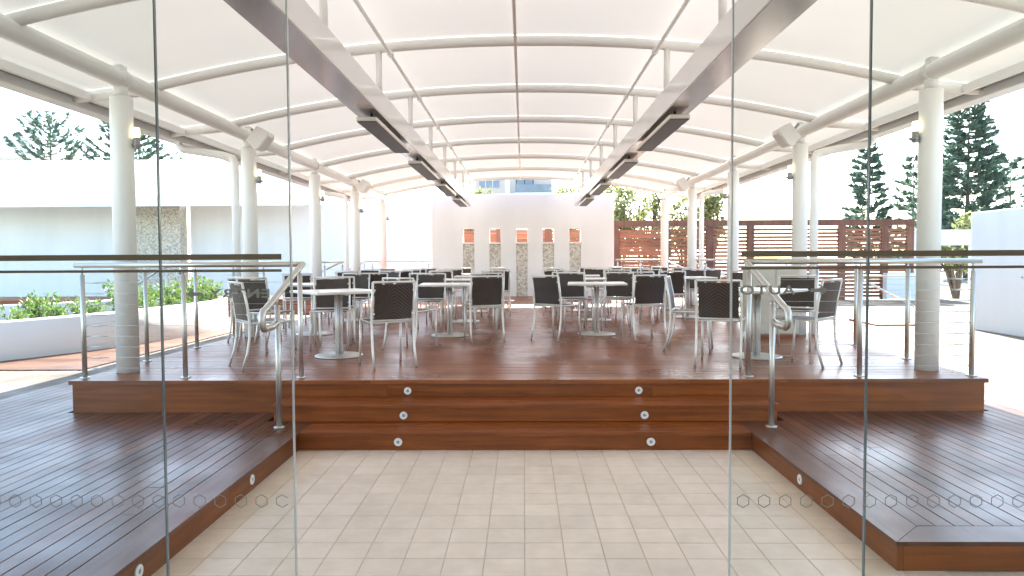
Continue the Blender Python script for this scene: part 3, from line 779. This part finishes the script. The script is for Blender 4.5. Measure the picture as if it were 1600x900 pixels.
def leafquad(m, p, d, up, L, W_):
    sd_ = d.cross(up)
    if sd_.length < 1e-4: sd_ = Vector((1,0,0))
    sd_.normalize(); q = p + d*L*.5; nrm = sd_.cross(d).normalized()
    m.add([p, q + sd_*W_*.5 + nrm*L*.06, p + d*L, q - sd_*W_*.5 + nrm*L*.06], [(0,1,2), (0,2,3)])
def rvec(r): 
    while True:
        v = Vector((r.uniform(-1,1), r.uniform(-1,1), r.uniform(-1,1)))
        if .05 < v.length < 1: return v.normalized()
def shrub_mesh(seed, n=420):
    r = random.Random(seed); m = MB(); st = MB()
    for k in range(11):
        a = r.uniform(0, 6.28); tip = Vector((math.cos(a)*r.uniform(.05,.34), math.sin(a)*r.uniform(.05,.34), r.uniform(.25,.55)))
        st.tube([(0,0,0), tip*.5+Vector((0,0,.06)), tip], [.008,.006,.003], 5)
        for j in range(n//11):
            t = r.uniform(.3, 1.05); p = tip*t + rvec(r)*.06; d = (rvec(r) + Vector((0,0,.6)) + tip.normalized()*.5).normalized()
            leafquad(m, p, d, rvec(r), r.uniform(.05,.10), r.uniform(.025,.045))
    return m.mesh('foliage', 'leaf'), st.mesh('stem', 'bark')
SH = [shrub_mesh(k) for k in range(3)]
k = 0
rs = random.Random(5)
places = []
for i in range(8, 52, 3):
    p = ic[i] + (cen - ic[i]).normalized() * .30; places.append((p, True))
    if i % 2 == 0 and i < 44: places.append((ic[i] + (cen - ic[i]).normalized() * .95, False))
ordn = ['first', 'second', 'third', 'fourth', 'fifth', 'sixth', 'seventh', 'eighth', 'ninth', 'tenth', 'eleventh', 'twelfth', 'thirteenth', 'fourteenth', 'fifteenth', 'sixteenth']
edge_n = {True: 0, False: 0}
for j, (p, edge) in enumerate(places):
    edge_n[edge] += 1
    t = thing('leafy_shrub', '%s shrub from the near end in the %s of the curved white planter' % (ordn[edge_n[edge] - 1], 'front row' if edge else 'back row'), 'shrub', (p.x, p.y, H1+.37), rs.uniform(0, 6.28), 'shrubs in the curved planter')
    sc = rs.uniform(.65, 1.15); t.scale = (sc, sc, sc)
    a, b = SH[j % 3]; link('foliage', a, t); link('stem', b, t)

# ------------------------------------------------------------------ trees
def norfolk(name, label, loc, h, rad, seed, whorls, upcurve, gap=1.0, dens=1.0, lean=0.0, start=.12, tuft=.5, vase=False, group='norfolk pines beyond the walls'):
    r = random.Random(seed); t = thing(name, label, 'tree', loc, 0, group)
    tr = MB(); tr.tube([(lean*h*(k/8)**2, 0, h*k/8) for k in range(9)], [max(.02, h*.017*(1-k/8.3)) for k in range(9)], 8); br = MB(); fo = MB()
    for wv in range(whorls):
        f = start + (1-start)*(wv+r.uniform(0,.3))/whorls; z = h*f; L0 = rad*(1-f)**.75 + .12*rad
        if vase: L0 = rad*(.95 - .62*(f-start)/(1-start))
        nb = r.choice((5, 6, 7)); a0 = r.uniform(0, 6.28)
        for b in range(nb):
            if r.random() > gap: continue
            a = a0 + 6.283*b/nb + r.uniform(-.2,.2); L = L0*r.uniform(.65, 1.1); cx = lean*h*f*f
            dirv = Vector((math.cos(a), math.sin(a), 0)); pts = []
            for q in range(5):
                u = q/4; pts.append(Vector((cx,0,z)) + dirv*L*u + Vector((0,0,L*(upcurve*u*u - .10*u))))
            br.tube(pts, [.04*h/12*(1-.8*q/4) for q in range(5)], 5)
            nt_ = int(L*9*dens) + 4
            for j in range(nt_):
                u = r.uniform(.22, 1.0)**.75; i = min(3, int(u*4)); p = pts[i].lerp(pts[i+1], u*4-i)
                side = dirv.cross(Vector((0,0,1)))*r.choice((-1,1)); d = (dirv*.7 + side*r.uniform(.1,1.0) + Vector((0,0,r.uniform(.1,.8)))).normalized()
                TL = tuft*r.uniform(.5,1.1)*(1-.35*u)
                for e in range(4):
                    dd = (d + rvec(r)*.35).normalized(); leafquad(fo, p + rvec(r)*.06, dd, rvec(r), TL, TL*.26)
    tr.build('trunk', 'bark', t); br.build('branches', 'bark', t); fo.build('crown', 'needle', t); return t
def at(x, Y, y=None):
    X = (x-818)/1127*Y
    return (X, Y, 0) if y is None else (X, Y, CAMZ - (y-405)/1127*Y)
norfolk('norfolk_pine', 'tall dense dark pine above the white wall at right', at(1503, 46), 11.9, 3.1, 1, 27, .28, .93, 1.1, tuft=.72)
norfolk('norfolk_pine', 'dark narrow pine rising behind the slat fence at right', at(1352, 52), 10.2, 2.1, 2, 21, .30, .9, 1.05, lean=-.02, tuft=.7)
norfolk('norfolk_pine', 'sparse small pine between the narrow pine and right column', at(1420, 58), 9.6, 2.6, 3, 13, .45, .7, .9, tuft=.7)
norfolk('norfolk_pine', 'open thin pine at the right edge behind the tall pine', at(1568, 54), 9.0, 4.2, 4, 10, .35, .75, .8, start=.3, tuft=.75)
norfolk('norfolk_pine', 'short pine beside the tall dense pine, low behind the wall', at(1452, 50), 8.6, 2.5, 9, 17, .35, .85, 1.1, tuft=.7)
norfolk('norfolk_pine', 'open branched pine above the pavilion roof at far left', at(78, 44), 10.4, 2.6, 5, 9, .85, .8, .75, start=.66, tuft=.55, vase=True)
norfolk('norfolk_pine', 'bushy pine partly behind the nearest left column', at(205, 46), 10.4, 3.6, 6, 11, .6, .85, 1.0, start=.55, tuft=.6, vase=True)
def broadleaf(label, loc, h, rx, seed, n=2600, stems=7, low=.25, group='leafy trees behind the slat fence'):
    r = random.Random(seed); t = thing('leafy_tree', label, 'tree', loc, 0, group); st = MB(); fo = MB()
    for k in range(stems):
        a = r.uniform(0, 6.28); tip = Vector((math.cos(a)*rx*r.uniform(.2,.9), math.sin(a)*rx*r.uniform(.2,.9), h*r.uniform(.65, 1)))
        pts = [Vector((tip.x*.12*k/stems, 0, 0)), tip*.4 + Vector((0,0,.1*h)), tip]
        st.tube(pts, [.07, .045, .012], 6)
        for c in range(7):
            cc = pts[1].lerp(tip, r.uniform(low-.2, 1.05)) + rvec(r)*rx*.25; cr = r.uniform(.25, .5)*rx*.6
            for j in range(n//(stems*7)):
                p = cc + rvec(r)*cr*r.uniform(.2, 1); leafquad(fo, p, rvec(r), rvec(r), r.uniform(.12,.24), r.uniform(.07,.12))
    st.build('trunk', 'bark', t); fo.build('crown', 'leaf2', t); return t
broadleaf('yellow green tree just right of the feature wall', at(960, 27), 4.6, 1.5, 21, 2300, 9)
broadleaf('leafy tree behind the fence between right columns', at(1010, 27.5), 4.4, 1.3, 22, 1900, 9)
broadleaf('loose pale tree behind the fence left of the right speaker', at(1075, 28), 4.2, 1.2, 23, 2000, 8)
broadleaf('small tree tip behind fence near the second right column', at(1112, 27), 4.1, .8, 24, 1400, 6)
broadleaf('bush peeping over the left of feature wall', at(738, 30), 4.7, .9, 25, 1800, 7)
broadleaf('tree showing over the right shoulder of feature wall', at(892, 33), 4.9, 1.3, 26, 2200, 7)

broadleaf('dark bush seen through the white gateway opening', at(1490, 25.5), 2.7, 1.2, 31, 1800, 8)
# ------------------------------------------------------------------ far buildings
ab = thing('apartment_block', 'beige apartment block with blue glazing far behind the feature wall', 'building', (-.9, 62, 0))
MB().box(-3.2, 3.4, 0, 8, -.1, 11.5).build('wall', 'bld', ab)
MB().box(-.62, -.22, -.05, -.002, 0, 11.4).build('pilaster', 'bldw', ab)
for fz in (1.2, 4.1, 7.0):
    wdw = MB().box(-2.9, -1.1, -.06, .0, fz+.55, fz+1.5).build('window', 'grey', ab)
    for q in range(3): MB().box(-2.85+.6*q, -2.33+.6*q, -.08, -.061, fz+.6, fz+1.45).build('pane', 'bluewin', wdw)
    dr = MB().box(.3, 1.8, -.06, .0, fz+.1, fz+1.65).build('balcony_door', 'dark', ab)
    for q in range(2): MB().box(.36+.72*q, 1.02+.72*q, -.08, -.061, fz+.15, fz+1.6).build('pane', 'bluewin', dr)
    MB().box(.2, 3.4, -1.2, -.003, fz-.15, fz+.05).build('balcony_slab', 'bldw', ab)
    MB().box(.25, 3.35, -1.18, -1.15, fz+.05, fz+.75).build('balcony_glass', 'bluewin', ab)
hs = thing('white_house', 'white flat roofed house beyond the pavilion roof at far left', 'house', (-35.5, 50, 0))
MB().box(-3, 1.8, 0, 5, 0, 8.6).build('wall', 'bldw', hs); MB().box(-3.4, 2.6, -1.0, 5, 8.601, 8.95).build('roof_slab', 'bldw', hs)
MB().box(-2.5, .9, .6, 4, 8.951, 10.3).build('upper_storey', 'bldw', hs)
MB().lathe((-.6, 1.5, 10.3), [(.42,0),(.42,.15),(.3,.38),(.1,.46)], 16).build('roof_vent', 'rubber', hs)
w1 = MB().box(-2.6, .9, -.05, -.001, 7.3, 8.2).build('window', 'bluewin', hs)

# ------------------------------------------------------------------ entry: foyer shell and glass doors
GY = 2.0
fo_ = thing('foyer', 'white foyer around the glass entry doors, behind the camera', 'building', (0, 0, 0))
MB().box(-4.2, -2.36, GY-.12, GY+.12, 0, 3.6).build('front_wall', 'render', fo_)
MB().box(2.36, 4.2, GY-.12, GY+.12, 0, 3.6).build('front_wall', 'render', fo_)
MB().box(-2.36, 2.36, GY-.12, GY+.12, 2.55, 3.6).build('door_header', 'render', fo_)
MB().box(-4.2, -4.08, -5, GY-.13, 0, 3.1).build('side_wall', 'render', fo_)
MB().box(4.08, 4.2, -5, GY-.13, 0, 3.1).build('side_wall', 'render', fo_)
MB().box(-4.2, -2.3, -5.12, -5.0, 0, 3.1).build('rear_wall', 'render', fo_)
MB().box(2.3, 4.2, -5.12, -5.0, 0, 3.1).build('rear_wall', 'render', fo_)
MB().box(-2.3, 2.3, -5.12, -5.0, 2.7, 3.1).build('rear_wall', 'render', fo_)  # unseen rear wall, opening added in its middle to let sky light in
MB().box(-4.2, 4.2, -5.12, GY-.125, 3.11, 3.25).build('ceiling', 'render', fo_)
def glass_leaf(name, label, x0, x1, y, edge_x):
    t = thing(name, label, 'door', ((x0+x1)/2, y, 0)); c = (x0+x1)/2; h = .005; e = .0035
    a, b = x0-c, x1-c
    MB().add([(a, 0, .01), (b, 0, .01), (b, 0, 2.545), (a, 0, 2.545)], [(0,1,2,3)]).build('pane', 'glass', t)
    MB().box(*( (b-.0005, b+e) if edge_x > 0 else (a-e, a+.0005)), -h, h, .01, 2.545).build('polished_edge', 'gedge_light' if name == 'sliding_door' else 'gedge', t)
    return t, c
def text_mesh(txt, size, sx, name):
    cu = bpy.data.curves.new(name, 'FONT'); cu.body = txt; cu.size = size; cu.align_x = 'CENTER'; cu.align_y = 'CENTER'; cu.offset = size*.03; cu.space_character = 1.2
    o = bpy.data.objects.new(name, cu); C.objects.link(o); dg = bpy.context.evaluated_depsgraph_get(); dg.update()
    me = bpy.data.meshes.new_from_object(o.evaluated_get(dg)); bpy.data.objects.remove(o)
    for v in me.vertices: v.co = Vector((-v.co.x*sx, 0, v.co.y))     # reads from outside
    me.materials.append(M['film']); return me
def hexa(par, x, z, r=.0195, cut=None):
    m = MB(); r2 = r*.86; vs = []; fs = []
    for k in range(6):
        a = R(30+60*k); vs += [(r*math.cos(a), 0, r*math.sin(a)), (r2*math.cos(a), 0, r2*math.sin(a))]
    for k in range(6):
        if cut is not None and k == cut: continue
        j = (k+1) % 6; fs.append((2*k, 2*j, 2*j+1, 2*k+1))
    me = m.add(vs, fs).mesh('hexagon_marker', 'film'); return link('hexagon_marker', me, par, (x, -.0025, z))
FIX, SLI = 1.045, .648
for s, side in ((-1, 'left'), (1, 'right')):
    xi = s*SLI if s < 0 else .575; xo = s*1.98
    t, c = glass_leaf('sliding_door', 'frameless glass sliding door leaf with hexagon markers at %s' % side, min(xi, xo), max(xi, xo), GY, -s)
    f, c2 = glass_leaf('fixed_glass_panel', 'fixed glass panel beyond the %s sliding door leaf' % side, min(s*(FIX if s < 0 else .977), s*2.355), max(s*(FIX if s < 0 else .977), s*2.355), GY+.06, -s)
    # film stripes
    a, b = sorted((xi + s*.025 - c, xo - c))
    MB().box(a, b, -.003, -.001, 1.492, 1.508).build('film_stripe', 'stripe', t)
    MB().box(a, b, -.003, -.001, 1.458, 1.4655).build('film_stripe', 'stripe', t)
    for k in range(22):
        x = xi + s*(.035 + .0585*k)
        if abs(x) < 1.95: hexa(t, x - c, .812, cut=(5 if s < 0 and k == 0 else None))
    word, wx = ('ENTRY', -.79) if s < 0 else ('AUTO', .672)
    me = text_mesh(word, .034, 1.42 if s < 0 else 1.42, 'lettering'); link('lettering', me, t, (wx - c, -.0025, 1.397 if s < 0 else 1.400))
    ax = -.918 if s < 0 else .815
    m = MB(); d = s
    m.add([(-.024, 0, -.005), (.004, 0, -.005), (.004, 0, .005), (-.024, 0, .005)], [(0,1,2,3)]); m.add([(.003, 0, -.015), (.024, 0, 0), (.003, 0, .015)], [(0,1,2)])
    o = m.build('arrow', 'film', t); o.location = (ax - c, -.0025, 1.397 if s < 0 else 1.400); o.scale = (d, 1, 1)
